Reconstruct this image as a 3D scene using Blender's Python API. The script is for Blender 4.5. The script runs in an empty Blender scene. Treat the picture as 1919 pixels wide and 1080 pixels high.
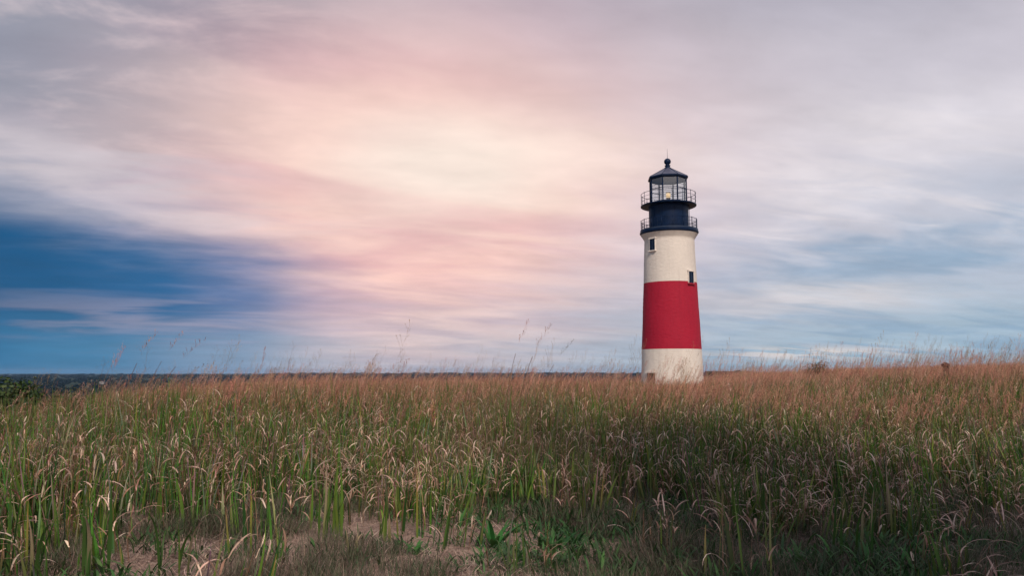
import bpy, math, random
import numpy as np
from mathutils import Vector, Matrix

random.seed(7)
RNG = np.random.default_rng(11)
S = bpy.context.scene
COL = S.collection
PI = math.pi
def R(d): return math.radians(d)
def lin(c):
    c = c / 255.0
    return c / 12.92 if c <= 0.04045 else ((c + 0.055) / 1.055) ** 2.4
def srgb(r, g, b): return (lin(r), lin(g), lin(b), 1.0)

# ------------------------------------------------------------------ camera
CAM_H = 1.35
cam = bpy.data.cameras.new('camera'); camo = bpy.data.objects.new('camera', cam); COL.objects.link(camo)
cam.sensor_width = 36.0; cam.lens = 27.2; cam.clip_start = 0.05; cam.clip_end = 20000
camo.location = (0, 0, CAM_H); camo.rotation_euler = (R(90 + 6.18), 0, 0)
S.camera = camo

# ------------------------------------------------------------------ sun, view
SUN_EL, SUN_AZ = 42.0, 168.0      # azimuth clockwise from +Y: the sun stands behind the camera, a little to its right
sun = bpy.data.lights.new('sun', 'SUN'); suno = bpy.data.objects.new('sun', sun); COL.objects.link(suno)
sun.energy = 3.0; sun.angle = R(9); sun.color = (1.0, 0.86, 0.72)
_sd = Vector((math.sin(R(SUN_AZ)) * math.cos(R(SUN_EL)), math.cos(R(SUN_AZ)) * math.cos(R(SUN_EL)), math.sin(R(SUN_EL))))
suno.rotation_euler = _sd.to_track_quat('Z', 'Y').to_euler(); suno.location = _sd * 50
V = S.view_settings
V.view_transform = 'Standard'; V.look = 'None'; V.gamma = 1.0; V.exposure = 0.0; V.use_curve_mapping = False
S.cycles.max_bounces = 5; S.cycles.diffuse_bounces = 2; S.cycles.transmission_bounces = 3; S.cycles.transparent_max_bounces = 12
S.cycles.use_denoising = True

# ------------------------------------------------------------------ node helper
class NT:
    def __init__(s, tree): s.t = tree; s.n = tree.nodes; s.l = tree.links
    def node(s, kind, **kw):
        x = s.n.new(kind)
        for k, v in kw.items(): setattr(x, k, v)
        return x
    def put(s, sock, v):
        if v is None: return
        if hasattr(v, 'is_output') or isinstance(v, bpy.types.NodeSocket): s.l.new(v, sock)
        else: sock.default_value = v
    def m(s, op, a, b=None, c=None, clamp=False):
        x = s.node('ShaderNodeMath', operation=op, use_clamp=clamp)
        s.put(x.inputs[0], a); s.put(x.inputs[1], b); s.put(x.inputs[2], c)
        return x.outputs[0]
    def add(s, a, b): return s.m('ADD', a, b)
    def sub(s, a, b): return s.m('SUBTRACT', a, b)
    def mul(s, a, b): return s.m('MULTIPLY', a, b)
    def sst(s, v, a, b, o0=0.0, o1=1.0, kind='SMOOTHSTEP'):
        x = s.node('ShaderNodeMapRange', interpolation_type=kind)
        s.put(x.inputs['Value'], v); s.put(x.inputs['From Min'], a); s.put(x.inputs['From Max'], b)
        s.put(x.inputs['To Min'], o0); s.put(x.inputs['To Max'], o1)
        return x.outputs['Result']
    def mix(s, f, a, b, mode='MIX'):
        x = s.node('ShaderNodeMix', data_type='RGBA', blend_type=mode)
        s.put(x.inputs[0], f); s.put(x.inputs[6], a); s.put(x.inputs[7], b)
        return x.outputs[2]
    def gauss(s, u, cu, su, v, cv, sv):
        a = s.m('POWER', s.mul(s.sub(u, cu), 1.0 / su), 2.0); b = s.m('POWER', s.mul(s.sub(v, cv), 1.0 / sv), 2.0)
        return s.m('EXPONENT', s.mul(s.add(a, b), -1.0))
    def noise(s, vec, scale, detail=4.0, rough=0.55, dist=0.0):
        x = s.node('ShaderNodeTexNoise'); s.put(x.inputs['Vector'], vec)
        x.inputs['Scale'].default_value = scale; x.inputs['Detail'].default_value = detail
        x.inputs['Roughness'].default_value = rough; x.inputs['Distortion'].default_value = dist
        return x.outputs['Fac']
    def ramp(s, f, stops, interp='EASE'):
        x = s.node('ShaderNodeValToRGB'); r = x.color_ramp; r.interpolation = interp
        while len(r.elements) < len(stops): r.elements.new(0.5)
        for e, (p, c) in zip(r.elements, stops): e.position = p; e.color = c
        s.put(x.inputs[0], f); return x.outputs['Color']

# ------------------------------------------------------------------ world: clear-air sky under a veil of cloud
W = bpy.data.worlds.new('World'); S.world = W; W.use_nodes = True
W.cycles.sampling_method = 'MANUAL'; W.cycles.sample_map_resolution = 256
w = NT(W.node_tree); w.n.clear()
tc = w.node('ShaderNodeTexCoord')
sep = w.node('ShaderNodeSeparateXYZ'); w.l.new(tc.outputs['Generated'], sep.inputs[0])
dx, dy, dz = sep.outputs
az = w.mul(w.m('ARCTAN2', dx, dy), 180 / PI)
el = w.mul(w.m('ARCSINE', dz), 180 / PI)
# cloud layer: direction projected on a plane overhead, so that the streaks close up towards the horizon
zz = w.add(w.m('MAXIMUM', dz, 0.0), 0.13)
px, py = w.m('DIVIDE', dx, zz), w.m('DIVIDE', dy, zz)
def plane(ang, sx, sy, oz=0.0):
    c, s_ = math.cos(R(ang)), math.sin(R(ang))
    u = w.add(w.mul(px, c * sx), w.mul(py, s_ * sx)); v = w.add(w.mul(px, -s_ * sy), w.mul(py, c * sy))
    cb = w.node('ShaderNodeCombineXYZ'); w.put(cb.inputs[0], u); w.put(cb.inputs[1], v); cb.inputs[2].default_value = oz
    return cb.outputs[0]
nA = w.noise(plane(24, 0.35, 0.9), 1.0, 5, 0.55, 0.6)            # broad sheets
nB = w.noise(plane(20, 0.95, 2.0, 3.1), 1.0, 4, 0.50, 0.5)        # streaks
nC = w.noise(plane(14, 1.6, 4.6, 7.7), 1.0, 5, 0.55, 0.7)         # fine ripples
nF = w.noise(plane(20, 1.0, 1.6, 1.7), 2.0, 5, 0.52, 0.3)       # flecks
nM = w.noise(plane(14, 1.2, 1.7, 5.3), 2.2, 6, 0.58, 0.3)        # lumps
elw = w.add(el, w.add(w.mul(w.sub(nA, 0.5), 5.0), w.mul(w.sub(nB, 0.5), 4.0)))
azw = w.add(az, w.mul(w.sub(nF, 0.5), 14.0))
def stop(d, *c): return ((d + 5) / 95.0, srgb(*c))
base = w.ramp(w.sst(elw, -5, 90, kind='LINEAR'), [
    stop(-5, 152, 180, 200), stop(1.0, 152, 182, 203), stop(3.2, 166, 188, 207), stop(7.5, 180, 191, 209), stop(10.5, 205, 206, 218),
    stop(15.5, 222, 217, 224), stop(21, 203, 198, 208), stop(27, 178, 175, 188), stop(45, 166, 166, 179), stop(90, 160, 161, 174)])
# right-hand side: blue gaps and pale wisps
rmask = w.sst(azw, 6, 22)
gap = w.mul(w.mul(rmask, w.sst(nB, 0.56, 0.38)), w.mul(w.sst(el, 13.5, 8.0), 0.75))
base = w.mix(gap, base, srgb(142, 170, 197))
wisp = w.mul(w.mul(rmask, w.sst(w.add(w.mul(nC, .55), w.mul(nF, .45)), 0.44, 0.66)), w.mul(w.sst(el, 6.0, 10.0), w.sst(el, 21.0, 15.0)))
base = w.mix(w.mul(wisp, 0.6), base, srgb(238, 230, 232))
band = w.mul(w.gauss(azw, 21, 9, w.add(el, w.mul(w.sub(nC, 0.5), 2.4)), 5.0, 1.0), 0.85)
base = w.mix(band, base, srgb(218, 214, 218))
bank = w.mul(w.sst(w.add(w.mul(nC, 1.0), w.mul(nF, 0.5)), 0.62, 0.84), w.gauss(az, 21, 7, el, 1.25, 0.5))
base = w.mix(bank, base, srgb(222, 214, 212))
# upper left: grey-violet sheet
lg = w.mul(w.sst(w.add(azw, w.mul(el, -0.25)), -11, -25), w.sst(elw, 11, 16))
base = w.mix(w.mul(lg, 0.95), base, w.mix(w.sst(nM, 0.46, 0.74), srgb(141, 149, 166), srgb(200, 190, 196)))
# thin part of the veil where light breaks through
pink = w.m('MULTIPLY', w.gauss(w.add(az, w.mul(w.sub(nF, .5), 6.0)), -7.5, 17.0, elw, 13.5, 11.5), 1.35, clamp=True)
base = w.mix(pink, base, w.mix(w.sst(nB, 0.35, 0.65), srgb(235, 182, 180), srgb(255, 208, 195)))
cream = w.m('MULTIPLY', w.gauss(w.add(az, w.mul(w.sub(nF, .5), 5.0)), -4.0, 12.5, elw, 15.6, 4.6), w.sst(nB, 0.2, 0.6, 0.75, 1.1), clamp=True)
base = w.mix(cream, base, srgb(255, 235, 221))
# dark blue rain cloud low on the left
edge = w.add(w.mul(w.add(az, 33.5), -0.17), 12.6)
elr = w.sub(w.add(el, w.add(w.mul(w.sub(nB, .5), 4.5), w.mul(w.sub(nF, .5), 3.5))), edge)
wedge = w.mul(w.sst(elr, 2.6, -5.2), w.mul(w.sst(w.add(az, w.mul(w.sub(nA, .5), 6.0)), -7.0, -21.0), w.sst(az, -110, -70)))
dcol = w.ramp(w.sst(az, -38, -12, kind='LINEAR'), [(0.0, srgb(0, 76, 122)), (0.25, srgb(0, 82, 132)), (0.5, srgb(30, 94, 146)), (0.75, srgb(94, 118, 164)), (1.0, srgb(176, 154, 182))])
low = w.ramp(w.sst(az, -38, -12, kind='LINEAR'), [(0.0, srgb(8, 106, 156)), (0.35, srgb(62, 124, 166)), (0.7, srgb(128, 154, 184)), (1.0, srgb(176, 180, 196))])
dcol = w.mix(w.sst(w.add(el, w.mul(w.sub(nB, .5), 3.0)), 4.6, 1.0), dcol, low)
stk = w.mul(w.sst(nB, 0.42, 0.62), w.mul(w.gauss(el, 3.6, 1.6, az, -20, 16), 0.55))
dcol = w.mix(stk, dcol, srgb(176, 166, 184))
base = w.mix(wedge, base, dcol)
# bright ragged rim along the top of the rain cloud
rim = w.mul(w.mul(w.gauss(elr, 1.6, 1.9, az, -30, 12), w.sst(w.add(w.mul(nC, .55), w.mul(nF, .5)), 0.44, 0.62)), 0.9)
base = w.mix(rim, base, srgb(208, 198, 204))
# relief of the sheets
nR = w.noise(plane(10, 2.0, 3.4, 9.1), 2.4, 5, 0.58, 0.3)        # ripples
shade = w.add(0.565, w.add(w.mul(nM, 0.30), w.add(w.mul(nB, 0.14), w.add(w.mul(nF, 0.26), w.mul(nR, 0.20)))))
cs = w.node('ShaderNodeCombineXYZ')
for i in range(3): w.put(cs.inputs[i], shade)
base = w.mix(0.85, base, cs.outputs[0], 'MULTIPLY')
sky = w.node('ShaderNodeTexSky', sky_type='NISHITA', sun_disc=False, sun_elevation=R(SUN_EL), sun_rotation=R(SUN_AZ), altitude=20, air_density=1.0, dust_density=1.5, ozone_density=2.0)
bg1 = w.node('ShaderNodeBackground'); w.l.new(sky.outputs[0], bg1.inputs[0]); bg1.inputs[1].default_value = 0.08
bg2 = w.node('ShaderNodeBackground'); w.l.new(base, bg2.inputs[0]); bg2.inputs[1].default_value = 1.0
ms = w.node('ShaderNodeMixShader'); ms.inputs[0].default_value = 0.93
w.l.new(bg1.outputs[0], ms.inputs[1]); w.l.new(bg2.outputs[0], ms.inputs[2])
wo = w.node('ShaderNodeOutputWorld'); w.l.new(ms.outputs[0], wo.inputs[0])

# ------------------------------------------------------------------ materials
MATS = {}
def newmat(name):
    m = bpy.data.materials.new(name); m.use_nodes = True; MATS[name] = m
    t = NT(m.node_tree); b = t.n['Principled BSDF']
    return m, t, b
def plain(name, col, rough=0.6, spec=0.3, var=0.12, scale=6.0, bump=0.0, metallic=0.0):
    m, t, b = newmat(name)
    co = t.node('ShaderNodeTexCoord').outputs['Object']
    n = t.noise(co, scale, 6, 0.65)
    dark = tuple(c * (1 - var * 2) for c in col[:3]) + (1,); lite = tuple(min(1, c * (1 + var)) for c in col[:3]) + (1,)
    t.l.new(t.mix(t.sst(n, 0.3, 0.7), dark, lite), b.inputs['Base Color'])
    b.inputs['Roughness'].default_value = rough; b.inputs['Specular IOR Level'].default_value = spec; b.inputs['Metallic'].default_value = metallic
    if bump:
        bp = t.node('ShaderNodeBump'); bp.inputs['Strength'].default_value = 0.6; bp.inputs['Distance'].default_value = bump
        t.l.new(n, bp.inputs['Height']); t.l.new(bp.outputs[0], b.inputs['Normal'])
    return m
def painted_brick(name, col, stain):
    m, t, b = newmat(name)
    uv = t.node('ShaderNodeTexCoord').outputs['UV']
    ob = t.node('ShaderNodeTexCoord').outputs['Object']
    br = t.node('ShaderNodeTexBrick'); t.l.new(uv, br.inputs['Vector'])
    br.inputs['Scale'].default_value = 1.0; br.inputs['Brick Width'].default_value = 0.23; br.inputs['Row Height'].default_value = 0.085
    br.inputs['Mortar Size'].default_value = 0.012; br.inputs['Mortar Smooth'].default_value = 0.6
    br.inputs['Color1'].default_value = (1, 1, 1, 1); br.inputs['Color2'].default_value = (0.7, .7, .7, 1); br.inputs['Mortar'].default_value = (0.2, .2, .2, 1)
    mp = t.node('ShaderNodeMapping'); mp.inputs['Scale'].default_value = (1, 1, 0.25); t.l.new(ob, mp.inputs[0])
    n1 = t.noise(mp.outputs[0], 1.1, 6, 0.65); 
    mp2 = t.node('ShaderNodeMapping'); mp2.inputs['Scale'].default_value = (1, 1, 3.5); t.l.new(ob, mp2.inputs[0])
    n2 = t.noise(mp2.outputs[0], 2.6, 5, 0.7)
    c = t.mix(t.mul(t.sst(n1, 0.42, 0.72), 0.55), col, stain)
    c = t.mix(t.mul(t.sst(n2, 0.45, 0.72), 0.35), c, tuple(x * 0.82 for x in col[:3]) + (1,))
    mp3 = t.node('ShaderNodeMapping'); mp3.inputs['Scale'].default_value = (3.2, 3.2, 0.14); t.l.new(ob, mp3.inputs[0])
    c = t.mix(t.mul(t.sst(t.noise(mp3.outputs[0], 1.0, 5, 0.6), 0.52, 0.72), 0.40), c, tuple(x * f_ for x, f_ in zip(stain[:3], (.80, .76, .74))) + (1,))
    c = t.mix(0.24, c, br.outputs['Color'], 'MULTIPLY')
    t.l.new(c, b.inputs['Base Color']); b.inputs['Roughness'].default_value = 0.7; b.inputs['Specular IOR Level'].default_value = 0.25
    h = t.add(t.mul(br.outputs['Color'], 0.5), t.mul(n2, 1.2))
    bp = t.node('ShaderNodeBump'); bp.inputs['Strength'].default_value = 0.8; bp.inputs['Distance'].default_value = 0.03
    t.l.new(h, bp.inputs['Height']); t.l.new(bp.outputs[0], b.inputs['Normal'])
    return m
painted_brick('white_brick', (0.85, 0.775, 0.70, 1), (0.76, 0.69, 0.63, 1))
painted_brick('red_brick', (0.445, 0.012, 0.040, 1), (0.37, 0.011, 0.037, 1))
plain('white_trim', (0.82, 0.745, 0.675), 0.6)
plain('red_trim', (0.38, 0.014, 0.034), 0.6)
plain('navy_iron', (0.0022, 0.014, 0.050), 0.42, 0.18, 0.15, 3.0, 0.004)
plain('navy_deck', (0.025, 0.045, 0.09), 0.5, 0.4, 0.2, 4.0)
plain('roof_metal', (0.085, 0.09, 0.14), 0.34, 0.5, 0.12, 3.0)
plain('plank_brown', (0.10, 0.065, 0.055), 0.75, 0.2, 0.25, 9.0, 0.006)
plain('weathered_post', (0.13, 0.06, 0.048), 0.85, 0.2, 0.3, 12.0, 0.006)
plain('bark', (0.07, 0.05, 0.038), 0.9, 0.15, 0.3, 14.0, 0.01)
plain('far_roof', (0.03, 0.028, 0.035), 0.85, 0.15)
plain('far_wall', (0.34, 0.34, 0.34), 0.8, 0.2)
plain('shingle_wall', (0.12, 0.10, 0.095), 0.9, 0.15)
plain('window_dark', (0.004, 0.014, 0.036), 0.25, 0.25, 0.2)
plain('brass', (0.30, 0.16, 0.05), 0.4, 0.5, 0.1, 5, 0, 0.8)
m, t, b = newmat('lantern_glass')
t.n.remove(b)
lw = t.node('ShaderNodeLayerWeight'); lw.inputs[0].default_value = 0.5
fz = t.add(t.mul(t.m('POWER', lw.outputs['Facing'], 4.0), 0.45), 0.10)
tr = t.node('ShaderNodeBsdfTransparent'); tr.inputs[0].default_value = (0.955, 0.98, 0.985, 1)
gl = t.node('ShaderNodeBsdfGlossy'); gl.inputs['Roughness'].default_value = 0.03
mx = t.node('ShaderNodeMixShader'); t.l.new(fz, mx.inputs[0]); t.l.new(tr.outputs[0], mx.inputs[1]); t.l.new(gl.outputs[0], mx.inputs[2])
t.l.new(mx.outputs[0], t.n['Material Output'].inputs[0])
m, t, b = newmat('lamp_glow')
n = t.noise(t.node('ShaderNodeTexCoord').outputs['Object'], 5.0, 2)
b.inputs['Base Color'].default_value = (0.8, 0.6, 0.35, 1)
t.l.new(t.mix(t.sst(n, .35, .65), (1.0, 0.50, 0.18, 1), (1.0, 0.74, 0.42, 1)), b.inputs['Emission Color']); b.inputs['Emission Strength'].default_value = 0.75

def leafmat(name, transl=0.3, var=0.35, dry=(0.30, 0.19, 0.13, 1), rough=0.55, spec=0.25, tint=True):
    """Blade colour comes from the blade itself (green, dry, ...); each plant varies a little."""
    m, t, b = newmat(name)
    col = t.node('ShaderNodeAttribute', attribute_name='Col').outputs['Color']
    rnd = t.node('ShaderNodeObjectInfo').outputs['Random']
    hs = t.node('ShaderNodeHueSaturation'); t.l.new(col, hs.inputs['Color'])
    t.put(hs.inputs['Value'], t.sst(rnd, 0, 1, 1 - var, 1 + var, 'LINEAR'))
    t.put(hs.inputs['Hue'], t.sst(t.m('FRACT', t.mul(rnd, 7.31)), 0, 1, 0.485, 0.51, 'LINEAR'))
    c = hs.outputs[0]
    if tint:
        ti = t.node('ShaderNodeAttribute', attribute_name='tint', attribute_type='INSTANCER').outputs['Fac']
        c = t.mix(t.mul(ti, 0.75), c, dry)
    t.l.new(c, b.inputs['Base Color']); b.inputs['Roughness'].default_value = rough; b.inputs['Specular IOR Level'].default_value = spec
    tl = t.node('ShaderNodeBsdfTranslucent'); t.l.new(c, tl.inputs[0])
    mx = t.node('ShaderNodeMixShader'); mx.inputs[0].default_value = transl
    t.l.new(b.outputs[0], mx.inputs[1]); t.l.new(tl.outputs[0], mx.inputs[2]); t.l.new(mx.outputs[0], t.n['Material Output'].inputs[0])
    return m
leafmat('grass_leaf', 0.18); leafmat('seed_head', 0.25, 0.35, (0.40, 0.22, 0.15, 1)); leafmat('short_leaf', 0.25, 0.3, (0.26, 0.19, 0.155, 1))
leafmat('plant_leaf', 0.3, 0.15, tint=False); leafmat('shrub_leaf', 0.25, 0.1, tint=False); leafmat('wood_leaf', 0.1, 0.06, rough=.9, spec=.05, tint=False)

# ------------------------------------------------------------------ mesh helper
class MB:
    def __init__(s): s.v = []; s.f = []; s.c = []; s.uv = None
    def add(s, vs, fs, col=None):
        o = len(s.v); s.v.extend(vs); s.f.extend([tuple(i + o for i in q) for q in fs])
        if col is not None: s.c.extend(col if isinstance(col, list) else [col] * len(vs))
        return s
    def box(s, c, d, rz=0.0):
        x, y, z = d[0] / 2, d[1] / 2, d[2] / 2; cs, sn = math.cos(rz), math.sin(rz)
        vs = []
        for k in (-z, z):
            for (i, j) in ((-x, -y), (x, -y), (x, y), (-x, y)):
                vs.append((c[0] + i * cs - j * sn, c[1] + i * sn + j * cs, c[2] + k))
        return s.add(vs, [(3, 2, 1, 0), (4, 5, 6, 7), (0, 1, 5, 4), (1, 2, 6, 5), (2, 3, 7, 6), (3, 0, 4, 7)])
    def lathe(s, prof, n=64, a0=0.0, cap=True):
        vs = []; fs = []
        for (r, z) in prof:
            for k in range(n):
                a = a0 + 2 * PI * k / n; vs.append((r * math.sin(a), -r * math.cos(a), z))
        for i in range(len(prof) - 1):
            for k in range(n):
                k2 = (k + 1) % n; fs.append((i * n + k, i * n + k2, (i + 1) * n + k2, (i + 1) * n + k))
        if cap: fs.append(tuple(range(n - 1, -1, -1))); fs.append(tuple((len(prof) - 1) * n + k for k in range(n)))
        return s.add(vs, fs)
    def tube(s, pts, r, n=6, closed=False, r2=None):
        P = [Vector(p) for p in pts]; m = len(P); vs = []; fs = []
        for i, p in enumerate(P):
            d = (P[(i + 1) % m] - P[i - 1]) if closed else (P[min(i + 1, m - 1)] - P[max(i - 1, 0)])
            d.normalize(); ref = Vector((0, 0, 1)) if abs(d.z) < 0.9 else Vector((1, 0, 0))
            u = d.cross(ref).normalized(); q = d.cross(u)
            rr = r if r2 is None else r + (r2 - r) * i / max(1, m - 1)
            for k in range(n):
                a = 2 * PI * k / n; vs.append(tuple(p + u * (rr * math.cos(a)) + q * (rr * math.sin(a))))
        for i in range(m if closed else m - 1):
            for k in range(n):
                k2 = (k + 1) % n; j = (i + 1) % m
                fs.append((i * n + k, i * n + k2, j * n + k2, j * n + k))
        if not closed: fs.append(tuple(range(n - 1, -1, -1))); fs.append(tuple((m - 1) * n + k for k in range(n)))
        return s.add(vs, fs)
    def strip(s, p, azim, th0, th1, L, w0, n=6, cb=(0, 0, 0), ct=None, twist=0.0, side=0.0, tipw=0.08, pw=1.0, belly=0.25):
        """A grass leaf: starts at p, leaves the vertical by th0 and ends at th1 (radians), width w0 tapering to the tip."""
        ct = ct or cb; x, y, z = p; vs = []; fs = []; cl = []; a = azim
        for i in range(n + 1):
            u = i / n; th = th0 + (th1 - th0) * u ** pw
            wd = w0 * (min(1.0, 0.55 + u / belly * 0.45) if u < belly else max(tipw, 1 - ((u - belly) / (1 - belly)) ** 1.6))
            q = a + PI / 2 + twist * u
            ex, ey = math.cos(q) * wd / 2, math.sin(q) * wd / 2
            vs += [(x - ex, y - ey, z), (x + ex, y + ey, z)]
            k = tuple(cb[j] + (ct[j] - cb[j]) * u for j in range(3)) + (1.0,); cl += [k, k]
            st = L / n; x += math.sin(th) * math.cos(a) * st; y += math.sin(th) * math.sin(a) * st; z += math.cos(th) * st; a += side / n
            if i: fs.append((2 * i - 2, 2 * i - 1, 2 * i + 1, 2 * i))
        s.add(vs, fs, cl); return (x, y, z)
    def mesh(s, name, mat, smooth=False):
        me = bpy.data.meshes.new(name); me.from_pydata(s.v, [], s.f)
        if s.c:
            at = me.color_attributes.new('Col', 'FLOAT_COLOR', 'POINT')
            at.data.foreach_set('color', np.array(s.c, dtype=np.float32).ravel())
        me.materials.append(MATS[mat])
        if smooth: me.polygons.foreach_set('use_smooth', [True] * len(me.polygons))
        me.update(); return me
    def build(s, name, mat, parent=None, smooth=False, loc=None, link=COL):
        o = bpy.data.objects.new(name, s.mesh(name, mat, smooth)); link.objects.link(o)
        if parent: o.parent = parent
        if loc: o.location = loc
        return o
def tag(o, label=None, cat=None, group=None, kind=None):
    if label: o['label'] = label
    if cat: o['category'] = cat
    if group: o['group'] = group
    if kind: o['kind'] = kind
    return o
def thing(name, label, cat, loc, rz=0.0, group=None):
    o = bpy.data.objects.new(name, None); COL.objects.link(o); o.empty_display_size = 0.2
    o.location = loc; o.rotation_euler = (0, 0, rz); return tag(o, label, cat, group)
def autosmooth(o, ang=35):
    me = o.data; me.polygons.foreach_set('use_smooth', [True] * len(me.polygons)); me.set_sharp_from_angle(angle=R(ang))

# ------------------------------------------------------------------ terrain
def sstep(a, b, v):
    u = np.clip((np.asarray(v, float) - a) / (b - a), 0, 1); return u * u * (3 - 2 * u)
def H(x, y):
    x = np.asarray(x, float); y = np.asarray(y, float)
    s = sstep(4, 26, y)
    u = np.maximum(-x - 0.30 * y, 0.0); v = np.clip(x - 0.20 * y, 0.0, 24.0)
    sl = -0.085 * np.minimum(u, 60) * sstep(0, 5, u) + 0.036 * v * sstep(0, 6, v) * sstep(140, 60, y) - 1.25 * sstep(22, 105, y) * sstep(20, 6, v + .3 * np.maximum(x, 0))
    r = np.hypot(x, y) + 0.5 * np.maximum(-x, 0)
    drop = -17.0 * sstep(125, 480, r) * sstep(-60, 20, y)
    bump = 0.04 * np.sin(x * 1.3 + 0.7 * np.sin(y)) * np.sin(y * 0.9 + 1.0) + 0.08 * np.sin(x * 0.21 + 2) * np.sin(y * 0.17)
    return s * sl + drop + bump * sstep(600, 100, np.hypot(x, y))
def h1(x, y): return float(H(x, y))
def axis(lo, hi, fine, n):
    u = np.linspace(-1, 1, n); return np.where(u < 0, -1, 1) * (np.abs(u) * fine + (np.abs(u) ** 5) * (hi - fine))
gx = axis(0, 9000, 60, 181); gy = axis(0, 9000, 60, 181)
XX, YY = np.meshgrid(gx, gy); ZZ = H(XX, YY)
nx = len(gx); vs = np.stack([XX.ravel(), YY.ravel(), ZZ.ravel()], 1)
idx = np.arange(nx * nx).reshape(nx, nx)
fs = np.stack([idx[:-1, :-1].ravel(), idx[:-1, 1:].ravel(), idx[1:, 1:].ravel(), idx[1:, :-1].ravel()], 1)
m, t, b = newmat('soil')
ob = t.node('ShaderNodeTexCoord').outputs['Object']
n1 = t.noise(ob, 0.9, 6, 0.6); n2 = t.noise(ob, 9.0, 6, 0.7); n3 = t.noise(ob, 38.0, 6, 0.8)
c = t.mix(t.sst(n2, 0.35, 0.65), (0.25, 0.165, 0.135, 1), (0.46, 0.325, 0.265, 1))
c = t.mix(t.mul(t.sst(n3, 0.45, 0.7), 0.6), c, (0.52, 0.385, 0.31, 1))
c = t.mix(t.mul(t.sst(n1, 0.50, 0.62), 0.6), c, (0.09, 0.08, 0.055, 1))
c = t.mix(t.sst(t.noise(ob, 70.0, 3, .7), .56, .62), c, (0.08, 0.06, 0.05, 1))
vo = t.node('ShaderNodeTexVoronoi'); vo.inputs['Scale'].default_value = 26.0; t.l.new(ob, vo.inputs['Vector'])
c = t.mix(t.mul(t.sst(vo.outputs['Distance'], .22, .12), t.sst(n2, .45, .6)), c, (0.50, 0.40, 0.34, 1))
sp = t.node('ShaderNodeSeparateXYZ'); t.l.new(ob, sp.inputs[0])
rr = t.m('SQRT', t.add(t.m('POWER', sp.outputs[0], 2.0), t.m('POWER', sp.outputs[1], 2.0)))
c = t.mix(t.sst(rr, 120, 350), c, t.mix(t.sst(t.noise(ob, 0.01, 5), .4, .6), (0.016, 0.03, 0.03, 1), (0.03, 0.05, 0.035, 1)))
t.l.new(c, b.inputs['Base Color']); b.inputs['Roughness'].default_value = 0.95; b.inputs['Specular IOR Level'].default_value = 0.1
bp = t.node('ShaderNodeBump'); bp.inputs['Strength'].default_value = 0.9; bp.inputs['Distance'].default_value = 0.03
t.l.new(t.add(n2, t.mul(n3, 0.5)), bp.inputs['Height']); t.l.new(bp.outputs[0], b.inputs['Normal'])
me = bpy.data.meshes.new('ground'); me.from_pydata(vs.tolist(), [], fs.tolist()); me.materials.append(MATS['soil'])
me.polygons.foreach_set('use_smooth', [True] * len(me.polygons))
ground = bpy.data.objects.new('ground', me); COL.objects.link(ground); tag(ground, kind='structure')

# ------------------------------------------------------------------ lighthouse
LX, LY = 14.4, 70.0
lh = thing('lighthouse', 'tall white lighthouse with a broad red band and dark navy lantern on top', 'lighthouse', (LX, LY, 0), -math.atan2(LX, LY))
def zrow(z0, z1, st): n = max(1, int(round((z1 - z0) / st))); return [z0 + (z1 - z0) * i / n for i in range(n + 1)]
RP = [(-0.6, 2.80), (1.2, 2.725), (3.336, 2.65), (9.32, 2.385), (13.2, 2.245)]
def rad(z): return float(np.interp(z, [p[0] for p in RP], [p[1] for p in RP]))
def tower_band(name, z0, z1, mat, prof=None):
    n = 128; zs = zrow(z0, z1, 0.085); vs = []; fs = []; us = []
    rng = np.random.default_rng(int(z0 * 10) + 50)
    for i, z in enumerate(zs):
        r0 = prof(z) if prof else rad(z)
        for k in range(n + 1):
            kk = k % n
            if k == 0: row = rng.normal(0, 0.006, n)
            a = 2 * PI * k / n; r = r0 + (row[kk] if 0 < i < len(zs) - 1 else 0) + 0.006 * math.sin(a * 3 + z * 1.7) * (1 if 0 < i < len(zs) - 1 else 0)
            vs.append((r * math.sin(a), -r * math.cos(a), z)); us.append((a * 2.5, z))
    for i in range(len(zs) - 1):
        for k in range(n):
            q = i * (n + 1) + k; fs.append((q, q + 1, q + n + 2, q + n + 1))
    me = bpy.data.meshes.new(name); me.from_pydata(vs, [], fs); me.materials.append(MATS[mat])
    uv = me.uv_layers.new(name='UVMap'); li = np.array([us[l.vertex_index] for l in me.loops], dtype=np.float32); uv.data.foreach_set('uv', li.ravel())
    me.polygons.foreach_set('use_smooth', [True] * len(me.polygons))
    o = bpy.data.objects.new(name, me); COL.objects.link(o); o.parent = lh; return o
tag(tower_band('tower_base', -0.6, 3.336, 'white_brick'), 'white painted brick foot of the tower')
tag(tower_band('red_band', 3.336, 9.32, 'red_brick'), 'red painted brick band of the tower')
tag(tower_band('tower_shaft', 9.32, 13.2, 'white_brick'), 'white painted brick shaft above the red band')
def corb(z):
    u = min(1, max(0, (z - 13.2) / 0.60)); return 2.245 + 0.30 * u ** 1.7 + (0.03 if u > 0.42 else 0) 
tower_band('corbel', 13.2, 13.80, 'white_brick', corb)
def part(name, mat, fn, parent=lh, smooth=True, ang=35):
    mb = MB(); fn(mb); o = mb.build(name, mat, parent)
    if smooth: autosmooth(o, ang)
    return o
dk = part('gallery_deck', 'navy_iron', lambda b: b.lathe([(1.5, 13.80), (2.54, 13.80), (2.575, 13.84), (2.575, 13.90), (2.645, 13.93), (2.655, 13.985), (2.645, 14.04), (2.60, 14.05), (2.60, 14.13), (1.5, 14.131)], 96))
part('deck_rim', 'navy_deck', lambda b: b.lathe([(2.48, 14.10), (2.605, 14.132), (2.612, 14.235), (2.47, 14.24), (2.4, 14.14)], 96, cap=False), dk)
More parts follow.
